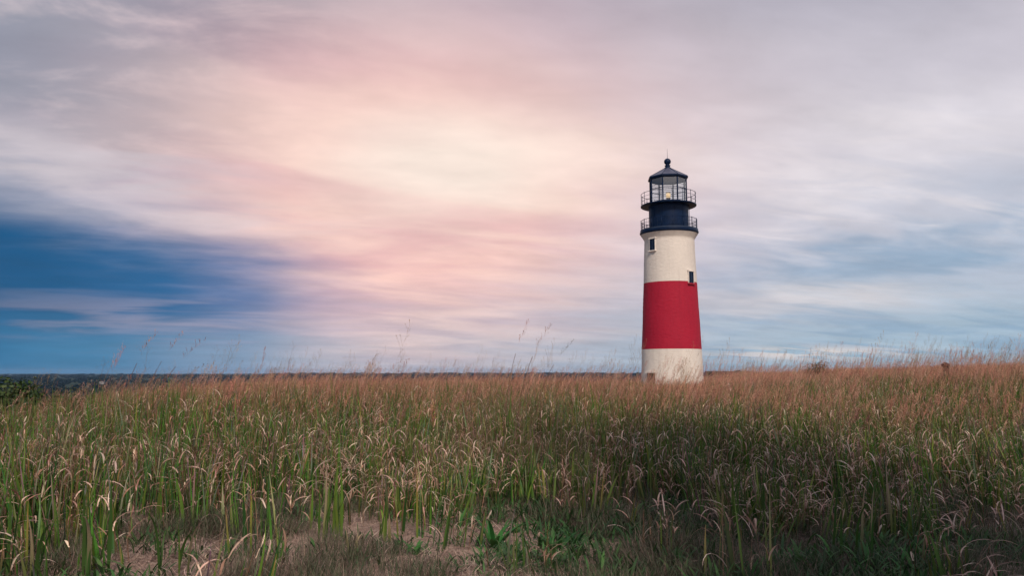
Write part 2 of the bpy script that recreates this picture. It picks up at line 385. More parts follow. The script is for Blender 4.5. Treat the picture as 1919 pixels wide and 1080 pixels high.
sv = part('service_room', 'navy_iron', lambda b: b.lathe([(1.79, 14.13), (1.79, 16.34), (1.83, 16.36), (1.83, 16.42), (2.0, 16.46)], 96))
for k in range(12):
    a = R(15 + 30 * k); part('iron_seam', 'navy_iron', lambda b: b.box((1.793 * math.sin(a), -1.793 * math.cos(a), 15.24), (0.05, 0.03, 2.18), a), sv, False)
part('base_moulding', 'navy_iron', lambda b: b.lathe([(1.79, 14.132), (1.86, 14.14), (1.85, 14.26), (1.79, 14.30)], 96, cap=False), sv)
part('lantern_deck', 'navy_iron', lambda b: b.lathe([(1.2, 16.42), (1.95, 16.425), (2.47, 16.44), (2.52, 16.46), (2.525, 16.54), (2.49, 16.56), (1.2, 16.562)], 96))
def railing(name, r, z0, ht, npost, rails, nbal, thick):
    first = None
    base = bpy.data.objects.new(name, None); COL.objects.link(base); base.parent = lh
    pm = MB().tube([(0, 0, 0), (0, 0, ht)], thick, 8); pm.lathe([(0.0, ht), (thick * 1.6, ht + .01), (thick * 1.6, ht + .04), (0.0, ht + .06)], 8, cap=False)
    me = pm.mesh('post', 'navy_iron', True)
    for k in range(npost):
        a = R(8) + 2 * PI * k / npost
        o = bpy.data.objects.new('post', me); COL.objects.link(o); o.parent = base; o.location = (r * math.sin(a), -r * math.cos(a), z0)
    for hz in rails:
        part('rail', 'navy_iron', lambda b: b.tube([(r * math.sin(2 * PI * k / 72), -r * math.cos(2 * PI * k / 72), z0 + hz) for k in range(72)], 0.021 if hz > ht * .9 else 0.014, 6, True), base)
    if nbal:
        bm_ = MB().tube([(0, 0, 0), (0, 0, ht)], 0.009, 5).mesh('baluster', 'navy_iron')
        for k in range(nbal):
            a = R(8) + 2 * PI * (k + 0.5) / nbal
            o = bpy.data.objects.new('baluster', bm_); COL.objects.link(o); o.parent = base; o.location = (r * math.sin(a), -r * math.cos(a), z0)
    return base
tag(railing('lower_railing', 2.53, 14.14, 0.98, 16, (0.33, 0.66, 0.98), 64, 0.026), 'iron railing round the lower gallery')
tag(railing('upper_railing', 2.47, 16.55, 1.06, 16, (0.36, 0.72, 1.06), 0, 0.022), 'iron railing round the lantern deck')
# octagonal lantern
A0 = R(-15.9); RL = 1.70; Z0, Z1 = 16.56, 19.10
def octp(k, r=RL): a = A0 + k * PI / 4; return (r * math.sin(a), -r * math.cos(a))
part('lantern_curb', 'navy_iron', lambda b: b.lathe([(RL + .05, Z0), (RL + .05, Z0 + .24), (RL - .08, Z0 + .26), (RL - .08, Z0)], 8, A0, cap=False), smooth=False)
part('lantern_cornice', 'navy_iron', lambda b: b.lathe([(RL - .07, Z1 - .20), (RL + .05, Z1 - .20), (RL + .06, Z1), (RL - .07, Z1)], 8, A0, cap=False), smooth=False)
for k in range(8):
    x, y = octp(k); part('mullion', 'navy_iron', lambda b: b.box((x, y, (Z0 + Z1) / 2), (0.095, 0.11, Z1 - Z0), A0 + k * PI / 4), smooth=False)
for k in range(8):
    (xa, ya), (xb, yb) = octp(k), octp(k + 1)
    d = Vector((xb - xa, yb - ya, 0)); L_ = d.length; an = math.atan2(d.y, d.x); mx_, my_ = (xa + xb) / 2, (ya + yb) / 2
    p_ = part('lantern_pane', 'lantern_glass', lambda b: b.box((mx_, my_, (Z0 + Z1) / 2 + .03), (L_ - .12, 0.012, Z1 - Z0 - 0.46), an), smooth=False)
    for zz_ in (17.98,):
        part('glazing_bar', 'navy_iron', lambda b: b.box((mx_, my_, zz_), (L_ - .11, 0.05, 0.055), an), p_, False)
part('curtain_rail', 'navy_iron', lambda b: b.tube([(1.45 * math.sin(2 * PI * k / 40), -1.45 * math.cos(2 * PI * k / 40), 18.36) for k in range(40)], 0.016, 5, True))
roof = part('lantern_roof', 'roof_metal', lambda b: b.lathe([(1.55, Z1 - .02), (1.86, Z1 - .03), (1.875, Z1 + .05), (1.80, Z1 + .10), (0.30, 20.06), (0.26, 20.10)], 8, A0), smooth=False)
for k in range(8):
    a, b2 = octp(k, 1.83), octp(k, .29)
    part('roof_rib', 'navy_iron', lambda b: b.tube([(a[0], a[1], Z1 + .085), (b2[0], b2[1], 20.07)], 0.028, 6), roof)
part('eave_band', 'navy_iron', lambda b: b.lathe([(1.80, Z1 - .10), (1.89, Z1 - .09), (1.895, Z1 + .045), (1.80, Z1 + .05)], 8, A0, cap=False), roof, False)
vent = part('ventilator', 'navy_iron', lambda b: b.lathe([(0.34, 20.02), (0.33, 20.10), (0.22, 20.17), (0.22, 20.27), (0.27, 20.30), (0.27, 20.35), (0.20, 20.38), (0.17, 20.43)] + [(0.315 * math.cos(R(e)), 20.71 + 0.31 * math.sin(R(e))) for e in range(-58, 91, 8)], 32))
part('lightning_rod', 'navy_iron', lambda b: b.tube([(0, 0, 21.0), (0, 0, 21.95)], 0.022, 6, r2=0.009), vent)
lamp = part('beacon', 'brass', lambda b: b.lathe([(0.28, 16.6), (0.10, 16.66), (0.07, 17.15), (0.20, 17.2), (0.23, 17.26), (0.16, 17.3)], 24))
part('lamp_lens', 'lamp_glow', lambda b: b.lathe([(0.16, 17.3), (0.21, 17.36), (0.22, 17.5), (0.21, 17.66), (0.17, 17.74)], 24), lamp)
part('lamp_cap', 'brass', lambda b: b.lathe([(0.20, 17.74), (0.22, 17.77), (0.08, 17.82)], 24), lamp)
a = R(72); part('down_pipe', 'navy_iron', lambda b: b.tube([(1.93 * math.sin(a), -1.93 * math.cos(a), 14.14), (1.93 * math.sin(a), -1.93 * math.cos(a), 16.46)], 0.028, 6))
def window(xoff, z0, z1, wd, kind):
    zm = (z0 + z1) / 2; r = rad(zm) if zm < 13.2 else 2.25
    a = math.asin(xoff / r); ht = z1 - z0
    e = bpy.data.objects.new('window' if kind != 'plank' else 'shuttered_window', None); COL.objects.link(e); e.parent = lh
    e.location = (r * math.sin(a), -r * math.cos(a), zm); e.rotation_euler = (0, 0, a)
    trim = 'white_trim'
    def P(name, mat, c, d): return part(name, mat, lambda b: b.box(c, d), e, False)
    if kind != 'plank':
        P('frame', trim, (-wd / 2 - .03, -0.01, 0), (0.06, 0.12, ht)); P('frame', trim, (wd / 2 + .03, -0.01, 0), (0.06, 0.12, ht))
        P('lintel', trim, (0, -0.025, ht / 2 + .06), (wd + .24, 0.17, 0.12))
        P('sill', 'red_trim' if kind == 'red' else trim, (0, -0.05, -ht / 2 - .05), (wd + .28, 0.24, 0.10))
        P('pane', 'window_dark', (0, -0.01, ht / 4), (wd, 0.06, ht / 2)); P('pane', 'window_dark', (0, -0.03, -ht / 4 + .002), (wd, 0.06, ht / 2))
        P('sash', 'navy_iron', (0, -0.055, 0.0), (wd - .002, 0.05, 0.05)); P('sash', 'navy_deck', (0, -0.05, ht / 4), (0.05, 0.045, ht / 2 - .06)); P('sash', 'navy_deck', (0, -0.07, -ht / 4), (0.05, 0.045, ht / 2 - .06))
        P('sash', 'navy_iron', (-wd / 2 + .025, -0.053, 0), (0.05, 0.055, ht - .01)); P('sash', 'navy_iron', (wd / 2 - .025, -0.053, 0), (0.05, 0.055, ht - .01))
    else:
        P('lintel', trim, (-0.06, -0.05, ht / 2 + .07), (wd + .22, 0.2, 0.14))
        for i in range(4): P('plank', 'plank_brown', (-wd / 2 + wd * (i + .5) / 4, -0.02 - 0.012 * (i % 2), 0), (wd / 4 - .012, 0.1, ht))
    return e
# offsets across the tower seen from the front, in metres
window(-1.455, 12.18, 13.22, 0.56, 'white')
window(1.80, 9.15, 10.20, 0.40 / math.cos(R(49)), 'red')
window(-1.79, -0.2, 1.23, 0.80 / math.cos(R(30)) * .93, 'plank')

# ------------------------------------------------------------------ scattering (for what nobody could count)
def proto_collection(name, meshes):
    c = bpy.data.collections.new(name)
    for i, me in enumerate(meshes):
        o = bpy.data.objects.new('%s_%02d' % (name, i), me); c.objects.link(o)
    return c
def scatter(name, coll, nvar, pts, rot, scl, tint, label, cat):
    n = len(pts); me = bpy.data.meshes.new(name); me.vertices.add(n)
    me.vertices.foreach_set('co', np.asarray(pts, np.float32).ravel())
    for an, ty, key, val in (('rot', 'FLOAT_VECTOR', 'vector', rot), ('scl', 'FLOAT_VECTOR', 'vector', scl), ('tint', 'FLOAT', 'value', tint), ('pick', 'INT', 'value', RNG.integers(0, nvar, n))):
        at = me.attributes.new(an, ty, 'POINT'); at.data.foreach_set(key, np.asarray(val, np.int32 if ty == 'INT' else np.float32).ravel())
    o = bpy.data.objects.new(name, me); COL.objects.link(o)
    g = bpy.data.node_groups.new(name, 'GeometryNodeTree')
    g.interface.new_socket('Geometry', in_out='INPUT', socket_type='NodeSocketGeometry'); g.interface.new_socket('Geometry', in_out='OUTPUT', socket_type='NodeSocketGeometry')
    N = g.nodes; L = g.links
    gi = N.new('NodeGroupInput'); go = N.new('NodeGroupOutput'); ip = N.new('GeometryNodeInstanceOnPoints'); ci = N.new('GeometryNodeCollectionInfo')
    ci.inputs['Collection'].default_value = coll; ci.inputs['Separate Children'].default_value = True; ci.inputs['Reset Children'].default_value = True
    def na(nm, ty):
        x = N.new('GeometryNodeInputNamedAttribute'); x.data_type = ty; x.inputs['Name'].default_value = nm; return x.outputs['Attribute']
    e2r = N.new('FunctionNodeEulerToRotation'); L.new(na('rot', 'FLOAT_VECTOR'), e2r.inputs[0])
    L.new(gi.outputs[0], ip.inputs['Points']); L.new(ci.outputs[0], ip.inputs['Instance']); ip.inputs['Pick Instance'].default_value = True
    L.new(na('pick', 'INT'), ip.inputs['Instance Index']); L.new(e2r.outputs[0], ip.inputs['Rotation']); L.new(na('scl', 'FLOAT_VECTOR'), ip.inputs['Scale'])
    L.new(ip.outputs[0], go.inputs[0])
    md = o.modifiers.new('scatter', 'NODES'); md.node_group = g
    return tag(o, label, cat, kind='stuff')
def vnoise(x, y, sc, seed):
    """cheap smooth value noise for patchiness, 0..1"""
    r = np.random.default_rng(seed); G = r.random((64, 64)); u, v = np.asarray(x) * sc, np.asarray(y) * sc
    i, j = np.floor(u).astype(int), np.floor(v).astype(int); fu, fv = u - i, v - j
    fu = fu * fu * (3 - 2 * fu); fv = fv * fv * (3 - 2 * fv); g = lambda a, b: G[a % 64, b % 64]
    return (g(i, j) * (1 - fu) + g(i + 1, j) * fu) * (1 - fv) + (g(i, j + 1) * (1 - fu) + g(i + 1, j + 1) * fu) * fv
U = random.uniform
def jit(c, v=0.18):
    k = U(1 - v, 1 + v); return tuple(x * k * U(1 - v * .35, 1 + v * .35) for x in c)
GREEN = [(0.048, 0.135, 0.016), (0.064, 0.168, 0.020), (0.100, 0.170, 0.024), (0.028, 0.088, 0.020)]
DRY = [(0.62, 0.43, 0.335), (0.50, 0.315, 0.235), (0.70, 0.52, 0.42), (0.30, 0.165, 0.115)]
STEM = [(0.17, 0.085, 0.05), (0.25, 0.14, 0.085), (0.10, 0.065, 0.035)]
SEED = [(0.52, 0.262, 0.178), (0.43, 0.198, 0.135), (0.57, 0.325, 0.23), (0.34, 0.235, 0.13)]
BROWN = (0.16, 0.10, 0.075)

def hook(mb, p, a, wd, L):
    c = jit(random.choice(DRY)); mb.strip(p, a, U(0.15, 0.8), U(1.7, 3.0), L, wd, 6, jit(c, .1), c, twist=U(-1.2, 1.2), side=U(-.8, .8), belly=.35)
def leaf_patch(ng, nd, rad_=0.24, hmul=1.0, wmul=1.0, seg=6, nh=3):
    mb = MB()
    for _ in range(ng):
        r, a = rad_ * math.sqrt(random.random()), U(0, 2 * PI); hgt = U(0.42, 1.05) * hmul
        g = jit(random.choice(GREEN), .28); tip = g if random.random() < .66 else tuple(g[i] * .5 + random.choice(DRY)[i] * .45 for i in range(3))
        mb.strip((r * math.cos(a), r * math.sin(a), 0), U(-.9, .9) if random.random() < .5 else U(0, 2 * PI), U(0.0, 0.16), U(0.05, 0.6), hgt, U(0.009, 0.019) * (1.8 if random.random() < .12 else 1.0) * wmul, seg, jit(g, .1), tip, twist=U(-.9, .9), pw=1.8)
    for _ in range(nd):
        r, a = rad_ * math.sqrt(random.random()), U(0, 2 * PI); x, y = r * math.cos(a), r * math.sin(a)
        hs = U(0.40, 0.97) * hmul; c = jit(random.choice(STEM)); la, th = U(0, 2 * PI), U(0, .22)
        mb.strip((x, y, 0), la, 0.5 * th, th, hs, 0.006 * wmul, 3, c, c, tipw=.6)
        for _k in range(random.randint(1, nh)):
            hz = U(0.2, 0.94) * hs; k = hz * math.sin(th) * .75
            hook(mb, (x + k * math.cos(la), y + k * math.sin(la), hz), U(0, 2 * PI), U(0.008, 0.0165) * wmul, U(0.11, 0.30))
    return mb.mesh('leaf_patch', 'grass_leaf')
def panicle(mb, p, az_, th, L, nb, sp=1.0, wd=0.0035, dens=1.0):
    """open seed head: a leaning axis with fine side branches carrying spikelets"""
    c = jit(random.choice(SEED)); x, y, z = p; n = nb
    for i in range(n):
        u = i / n; q = (x + math.sin(th) * math.cos(az_) * L * u, y + math.sin(th) * math.sin(az_) * L * u, z + math.cos(th) * L * u)
        bl = L * U(.22, .48) * (1 - .65 * u) * sp
        ba, bt = az_ + U(-1.9, 1.9), max(0.05, th + U(-.55, .45))
        e = mb.strip(q, ba, bt, bt + U(0, .3), bl, wd * .5, 2, c, c, tipw=.7)
        for k in range(max(1, int(4 * dens))):
            s_ = U(.3, 1.0); pt = tuple(q[j] + (e[j] - q[j]) * s_ for j in range(3))
            mb.strip((pt[0] + U(-.004, .004), pt[1] + U(-.004, .004), pt[2]), ba + U(-1, 1), bt + U(-.5, .5), bt, U(.012, .022), wd * U(.9, 1.5), 2, jit(c, .25), c, tipw=.2)
    mb.strip(p, az_, th, th + .12, L, wd * .6, 3, c, c, tipw=.4)
def seed_patch(ns, rad_=0.3, big=1.0, tall=0.0):
    mb = MB()
    for _ in range(ns):
        r, a = rad_ * math.sqrt(random.random()), U(0, 2 * PI); hs = U(0.64, 1.02) if random.random() > tall else U(1.10, 1.70)
        la = U(-.7, .7); th = U(.05, .28); c = jit(random.choice(STEM))
        e = mb.strip((r * math.cos(a), r * math.sin(a), 0), la, 0.02, th, hs * .76, 0.0055 * big, 4, c, jit(random.choice(SEED)), tipw=.55)
        panicle(mb, e, la, th + U(.05, .3), hs * U(.26, .38), random.randint(9, 14), 1.0, 0.0042 * big)
        if random.random() < .6: hook(mb, (e[0] * .6, e[1] * .6, e[2] * .6), U(0, 2 * PI), U(.006, .01), U(.14, .26))
    return mb.mesh('seed_patch', 'seed_head')
def fescue_patch(n, rad_=0.2, hi=0.2, green=0.6):
    mb = MB()
    for _ in range(n):
        r, a = rad_ * math.sqrt(random.random()), U(0, 2 * PI)
        c = jit((0.045, 0.085, 0.035) if random.random() < green else random.choice([(0.20, 0.14, 0.115), (0.13, 0.09, 0.08), (0.26, 0.18, 0.14)]), .25)
        mb.strip((r * math.cos(a), r * math.sin(a), 0), U(0, 2 * PI), U(.05, .5), U(.6, 1.6), U(.5, 1.0) * hi, U(.0025, .005), 4, c, jit(c, .2))
    return mb.mesh('short_patch', 'short_leaf')
def thatch_patch(n, rad_=0.25):
    mb = MB()
    for _ in range(n):
        r, a = rad_ * math.sqrt(random.random()), U(0, 2 * PI)
        c = jit(random.choice([(0.47, 0.345, 0.28), (0.33, 0.235, 0.195), (0.60, 0.46, 0.38), (0.11, 0.08, 0.07)]), .2)
        mb.strip((r * math.cos(a), r * math.sin(a), U(.0, .03)), U(0, 2 * PI), U(.9, 1.5), U(1.5, 1.9), U(.04, .17), U(.0025, .006), 4, c, c, side=U(-1.5, 1.5))
    return mb.mesh('thatch_patch', 'short_leaf')
def weed_patch(n, rad_=0.2):
    mb = MB()
    for _ in range(n):
        r, a = rad_ * math.sqrt(random.random()), U(0, 2 * PI); c = jit(random.choice([(0.035, 0.115, 0.03), (0.05, 0.14, 0.035), (0.03, 0.085, 0.03)]), .2)
        mb.strip((r * math.cos(a), r * math.sin(a), 0), U(0, 2 * PI), U(.2, .7), U(1.0, 1.9), U(.07, .17), U(.008, .02), 5, c, jit(c, .15), twist=U(-.4, .4), belly=.5)
    return mb.mesh('weed_patch', 'short_leaf')

lowp = proto_collection('low_patch', [leaf_patch(18, 7, .24, .62) for _ in range(6)] + [leaf_patch(9, 9, .24, .55) for _ in range(4)])
midp = proto_collection('mid_patch', [leaf_patch(19, 7, .24, .84) for _ in range(6)] + [leaf_patch(10, 10, .24, .78) for _ in range(4)])
mixed = proto_collection('leaf_patch', [leaf_patch(20, 7) for _ in range(6)] + [leaf_patch(12, 10) for _ in range(4)])
farp = proto_collection('far_patch', [leaf_patch(18, 5, .5, 1.0, 2.2, 3, 2) for _ in range(6)])
greeny = proto_collection('green_patch', [leaf_patch(24, 4, .18, .9) for _ in range(6)])
seeds = proto_collection('seed_patch', [seed_patch(7, .3, 1.35, (0, 0, 0, 0, 0, 0, 0, .12, .2, .5)[i]) for i in range(10)])
seedsf = proto_collection('far_seed_patch', [seed_patch(8, .6, 2.0, (0, 0, 0, 0, 0, .1, .15, .3)[i]) for i in range(8)])
fesc = proto_collection('fescue_patch', [fescue_patch(110, .2, U(.14, .26), .7) for _ in range(6)])
thatch = proto_collection('thatch', [thatch_patch(75) for _ in range(6)])
weeds = proto_collection('weed_patch', [weed_patch(26) for _ in range(5)])

def spread(d0, d1, per_m2, pad=3.0):
    n0 = int(per_m2 * ((0.78 * d1 + pad) * 2) * (d1 - d0)); y = RNG.uniform(d0, d1, n0); x = RNG.uniform(-1, 1, n0) * (0.78 * d1 + pad)
    k = np.abs(x) < 0.78 * y + pad; x, y = x[k], y[k]
    k = np.hypot(x - LX, y - LY) > 3.0; return x[k], y[k]
def edge_y(x):   # where the dense stand begins, metres from the camera
    return np.interp(x, [-9, -5.2, -3.6, -2.6, -1.9, -0.9, 0.2, 1.3, 1.9, 3.2, 3.8, 6, 9], [4.4, 4.3, 4.6, 6.1, 6.7, 6.6, 6.5, 6.9, 5.9, 5.6, 6.8, 7.4, 7.4])
def lay(x, y): return np.stack([x, y, H(x, y) - 0.01], 1)
def rots(n, spin=PI, tilt=0.12): return np.stack([RNG.normal(0, tilt, n), RNG.normal(0.05, tilt, n), RNG.uniform(-spin, spin, n)], 1)
def scl(n, lo, hi, xy=1.0):
    s = RNG.uniform(lo, hi, n); return np.stack([s * xy, s * xy, s], 1)
def hvar(x, y): return 0.82 + 0.36 * vnoise(x, y, .45, 5)
# leafy stand: low at the field edge, taller further in
def stand(x, y): return np.interp(y - edge_y(x), [0, 1.5, 4, 8, 13], [.50, .64, .82, .95, 1.03]) * (0.62 + 0.72 * vnoise(x, y, .8, 5)) * (0.86 + .28 * vnoise(x, y, .2, 6))
def dryness(x, y): return np.clip(vnoise(x, y, .33, 9) * 1.1 - .52 + .5 * (vnoise(x, y, 1.4, 10) - .5), 0, .5)
x, y = spread(4.0, 19, 17); e = edge_y(x) + (vnoise(x, y, 1.6, 3) - .5) * 1.6
k = RNG.random(len(x)) < 0.06 + .14 * sstep(-2.0, -2.8, x) + 0.92 * sstep(-0.3, 1.6, y - e) * (.35 + .65 * sstep(.25, .5, vnoise(x, y, 1.1, 17)))
x, y = x[k], y[k]; ht = stand(x, y); cls = np.where(ht < .58, 0, np.where(ht < .82, 1, 2))
for c_, (coll, nom, lab) in enumerate(((lowp, .54, 'low outer fringe of green grass with curled pale leaves'), (midp, .79, 'knee-high green grass with curled dry leaves behind the fringe'), (mixed, 1.0, 'tall near grass with curled dry leaves in the middle of the field'))):
    k = cls == c_; xa, ya = x[k], y[k]; n = len(xa); s = scl(n, .9, 1.1); s[:, 2] *= np.clip(ht[k] / nom, .75, 1.2)
    scatter(('grass_fringe', 'knee_high_grass', 'tall_grass')[c_], coll, 10, lay(xa, ya), rots(n), s, dryness(xa, ya), lab, 'grass')
x, y = spread(19, 46, 7.5); n = len(x); s = scl(n, .85, 1.1, 1.25); s[:, 2] *= np.clip(stand(x, y), .7, 1.15) / 1.15
scatter('mid_field_grass', mixed, 10, lay(x, y), rots(n), s, dryness(x, y), 'green and tan grass of the middle distance before the lighthouse', 'grass')
x, y = spread(46, 135, 1.5); n = len(x); s = scl(n, .85, 1.1, 1.5); s[:, 2] *= .62
scatter('far_grass', farp, 6, lay(x, y), rots(n), s, dryness(x, y), 'far tan grass at the lighthouse foot', 'grass')
# greener stands
x, y = spread(5.0, 36, 4.0); k = (vnoise(x, y, .6, 21) > .55) & (y > edge_y(x) + .4); x, y = x[k], y[k]; s = scl(len(x), .9, 1.1, 1.1); s[:, 2] *= np.clip(stand(x, y) * 1.12, .4, 1.15)
scatter('green_grass', greeny, 6, lay(x, y), rots(len(x)), s, np.zeros(len(x)), 'patches of fresh green grass among the drier stems', 'grass')
# seed heads
def seedh(x, y): return (0.76 + 0.3 * vnoise(x, y, .28, 51)) * (1 - .22 * sstep(.42, .62, -x / y)) * (1 - .22 * sstep(2.6, 1.2, np.abs(x - .19 * y)) * sstep(20, 34, y))
x, y = spread(8.0, 42, 5.0); k = RNG.random(len(x)) < .07 + .93 * sstep(8.5, 17, y); x, y = x[k], y[k]; k = (y > edge_y(x) + 1.2) & (RNG.random(len(x)) < .45 + .55 * sstep(.3, .6, vnoise(x, y, .35, 57))); x, y = x[k], y[k]; n = len(x)
s = scl(n, .86, 1.06); s[:, 2] *= seedh(x, y)
scatter('seed_grass', seeds, 10, lay(x, y), rots(n, .5, .05), s, RNG.random(n) * .25, 'reddish feathery grass seed heads leaning right above the field', 'grass')
x, y = spread(42, 135, 1.5); n = len(x); s = scl(n, .84, 1.04, 1.5); s[:, 2] *= seedh(x, y) / 1.5 * 1.5
scatter('far_seed_grass', seedsf, 8, lay(x, y), rots(n, .5, .05), s, RNG.random(n) * .25, 'far haze of reddish seed heads around the lighthouse foot', 'grass')
tallp = proto_collection('tall_seed_patch', [seed_patch(5, .35, 1.5, .8) for _ in range(6)])
x, y = spread(13, 42, 1.0); k = RNG.random(len(x)) < .07 + .75 * sstep(.05, .40, x / y) * sstep(.2, .6, vnoise(x, y, .4, 77)); x, y = x[k], y[k]; n = len(x)
scatter('tall_seed_grass', tallp, 6, lay(x, y), rots(n, .5, .05), scl(n, .82, 1.02), RNG.random(n) * .2, 'tallest wispy seed stems standing against the sky, thickest at right', 'grass')
# ground cover in the open foreground
x, y = spread(3.6, 13, 26); k = vnoise(x, y, .9, 31) + .35 * vnoise(x, y, 3.1, 32) + .45 * sstep(-.9, .8, x) + .3 * sstep(-1.0, .4, y - edge_y(x)) > .86; x, y = x[k], y[k]; n = len(x)
scatter('short_grass', fesc, 6, lay(x, y), rots(n), scl(n, .6, 1.3), RNG.random(n) * .6, 'short fine grass covering the ground at the field edge', 'grass')
x, y = spread(3.4, 12, 22); k = RNG.random(len(x)) < .12 + .88 * sstep(.15, .60, vnoise(x, y, 1.3, 33)) + .4 * sstep(-.6, .4, y - edge_y(x)); x, y = x[k], y[k]; n = len(x)
scatter('dead_thatch', thatch, 6, lay(x, y), rots(n, PI, .05), scl(n, .6, 1.2), RNG.random(n) * .4, 'matted dead grass lying on the sandy ground', 'dead grass')
x, y = spread(4.2, 8.2, 30); k = (RNG.random(len(x)) < sstep(-.6, .9, x) * sstep(4.4, 3.2, x) * 1.0 + .22) & (vnoise(x, y, 1.2, 41) > .38); x, y = x[k], y[k]; n = len(x)
scatter('green_weeds', weeds, 5, lay(x, y), rots(n), scl(n, .7, 1.4), RNG.random(n) * .15, 'low bright green weeds in the shaded right foreground', 'weeds')

# ------------------------------------------------------------------ far woods, far houses, far trees
def crown_mesh(name, r, hgt, nl, leaf, cols, seed, flat=1.0, mat='wood_leaf', lobes=9, hollow=.55):
    rs = random.Random(seed); mb = MB(); L = []
    for _ in range(lobes):
        a = rs.uniform(0, 2 * PI); q = rs.uniform(.1, .62) * r; L.append((q * math.cos(a), q * math.sin(a), rs.uniform(.3, .72) * hgt, rs.uniform(.35, .55) * r))
    for _ in range(nl):
        lx, ly, lz, lr = rs.choice(L); u = Vector((rs.gauss(0, 1), rs.gauss(0, 1), rs.gauss(0, 1) * flat)).normalized(); rr = lr * rs.uniform(hollow, 1.05)
        p = Vector((lx, ly, lz)) + Vector((u.x * rr, u.y * rr, u.z * rr * hgt / r * .62))
        n = (u + Vector((rs.uniform(-.8, .8), rs.uniform(-.8, .8), rs.uniform(-.2, 1)))).normalized(); t1 = n.orthogonal().normalized(); t2 = n.cross(t1); an = rs.uniform(0, PI)
        t1, t2 = t1 * math.cos(an) + t2 * math.sin(an), t2 * math.cos(an) - t1 * math.sin(an); s_ = leaf * rs.uniform(.6, 1.3)
        c = rs.choice(cols); k = rs.uniform(.75, 1.25); c = tuple(x * k for x in c) + (1.0,)
        mb.add([tuple(p - t1 * s_), tuple(p + t2 * s_ * .5), tuple(p + t1 * s_), tuple(p - t2 * s_ * .5)], [(0, 1, 2, 3)], c)
    return mb.mesh(name, mat)
FAR = [(0.008, 0.022, 0.028), (0.010, 0.026, 0.029), (0.007, 0.019, 0.026)]  # dark leaf greens with the blue of distant haze put into the colour
wood = proto_collection('wood_crown', [crown_mesh('wood_crown', 5.0, U(6, 9), 420, .75, FAR, 60 + i) for i in range(5)])
n = 9000; rr = 330 * np.exp(RNG.random(n) * math.log(4500 / 330)); aa = RNG.uniform(-.95, .95, n); x, y = rr * np.sin(aa), rr * np.cos(aa)
hh = H(x, y); far_sc = np.clip(rr / 1600, .9, 2.2)
s = scl(n, .7, 1.25); s[:, 0] *= far_sc * 1.3; s[:, 1] *= far_sc * 1.3
pts = np.stack([x, y, hh - .8 + np.clip((rr - 700) / 3800, 0, 1) * 9.0], 1)
scatter('far_woods', wood, 5, pts, rots(n, PI, .04), s, np.zeros(n), 'dark blue-green wooded land stretching along the horizon', 'woods')

def place(xp, d):   # direction of a sighting taken on the site: offset right per metre of distance
    return xp * d, d
def tree(label, x, y, hgt, r, cols, seed, cat='tree', nl=1200, leaf=.2, mat='shrub_leaf', name='tree', zoff=0.0, trunk=.35, group=None):
    z = h1(x, y) + zoff; t_ = thing(name, label, cat, (x, y, z), 0, group)
    rs = random.Random(seed); mb = MB(); mb.tube([(0, 0, -.2), (r * .03, 0, hgt * trunk), (r * .05, r * .02, hgt * .72)], hgt * .025, 7, r2=hgt * .009)
    for _ in range(7):
        a = rs.uniform(0, 2 * PI); zb = hgt * rs.uniform(.18, .5); mb.tube([(r * .03, 0, zb), (math.cos(a) * r * .35, math.sin(a) * r * .35, zb + hgt * .14), (math.cos(a) * r * .65, math.sin(a) * r * .65, zb + hgt * rs.uniform(.2, .34))], hgt * .012, 5, r2=hgt * .004)
    mb.build('trunk', 'bark', t_, True)
    o = bpy.data.objects.new('crown' if cat == 'tree' else 'foliage', crown_mesh('crown', r, hgt, nl, leaf, cols, seed + 1, mat=mat)); COL.objects.link(o); o.parent = t_; o['kind'] = 'stuff'
    return t_
tree('round topped dark tree rising above the distant woodland left of centre', -0.2014 * 640, 640, 17.6, 5.6, FAR, 301, nl=1500, leaf=.7, mat='wood_leaf')
tree('small flat topped tree standing up from the horizon at far left', -0.598 * 1500, 1500, 20.5, 5.0, FAR, 311, nl=900, leaf=.9, mat='wood_leaf', trunk=.6)
SH = [(0.028, 0.062, 0.016), (0.040, 0.085, 0.018), (0.020, 0.045, 0.018), (0.055, 0.095, 0.022)]
tree('leafy green shrub at the left edge of the field', -0.672 * 15, 15, 1.62, 1.0, SH, 321, 'shrub', 2600, .055, name='shrub', group=None)
tree('broad green shrub with pale gaps, cut by the left picture edge', -0.628 * 15.6, 15.6, 1.7, .5, SH, 331, 'shrub', 1900, .05, name='shrub')
tree('low olive shrub half sunk in grass right of the left edge shrubs', -0.575 * 16, 16, 1.4, .6, [(0.06, 0.06, 0.025), (0.04, 0.06, 0.022), (0.08, 0.07, 0.04)], 341, 'shrub', 1500, .045, name='shrub')
tree('small dark bush poking above the grass right of the lighthouse', 0.390 * 52, 52, 2.6 - h1(0.390 * 52, 52), 1.15, [(0.05, 0.05, 0.03), (0.035, 0.045, 0.025), (0.07, 0.06, 0.04)], 351, 'shrub', 1500, .07, name='shrub')
# unseen trees added outside the picture, right and left, to darken the lower corners
for i, (sx, sy, sh, sr) in enumerate(((4.8, -1.9, 14.0, 3.0), (-8.2, .2, 13.0, 2.6))):
    tree(('unseen leafy tree behind the camera on the right, added to shade the near grass', 'unseen leafy tree behind the camera on the left, added to shade the field edge')[i], sx, sy, sh, sr, SH, 400 + 10 * i, nl=15000, leaf=.22, trunk=.3)

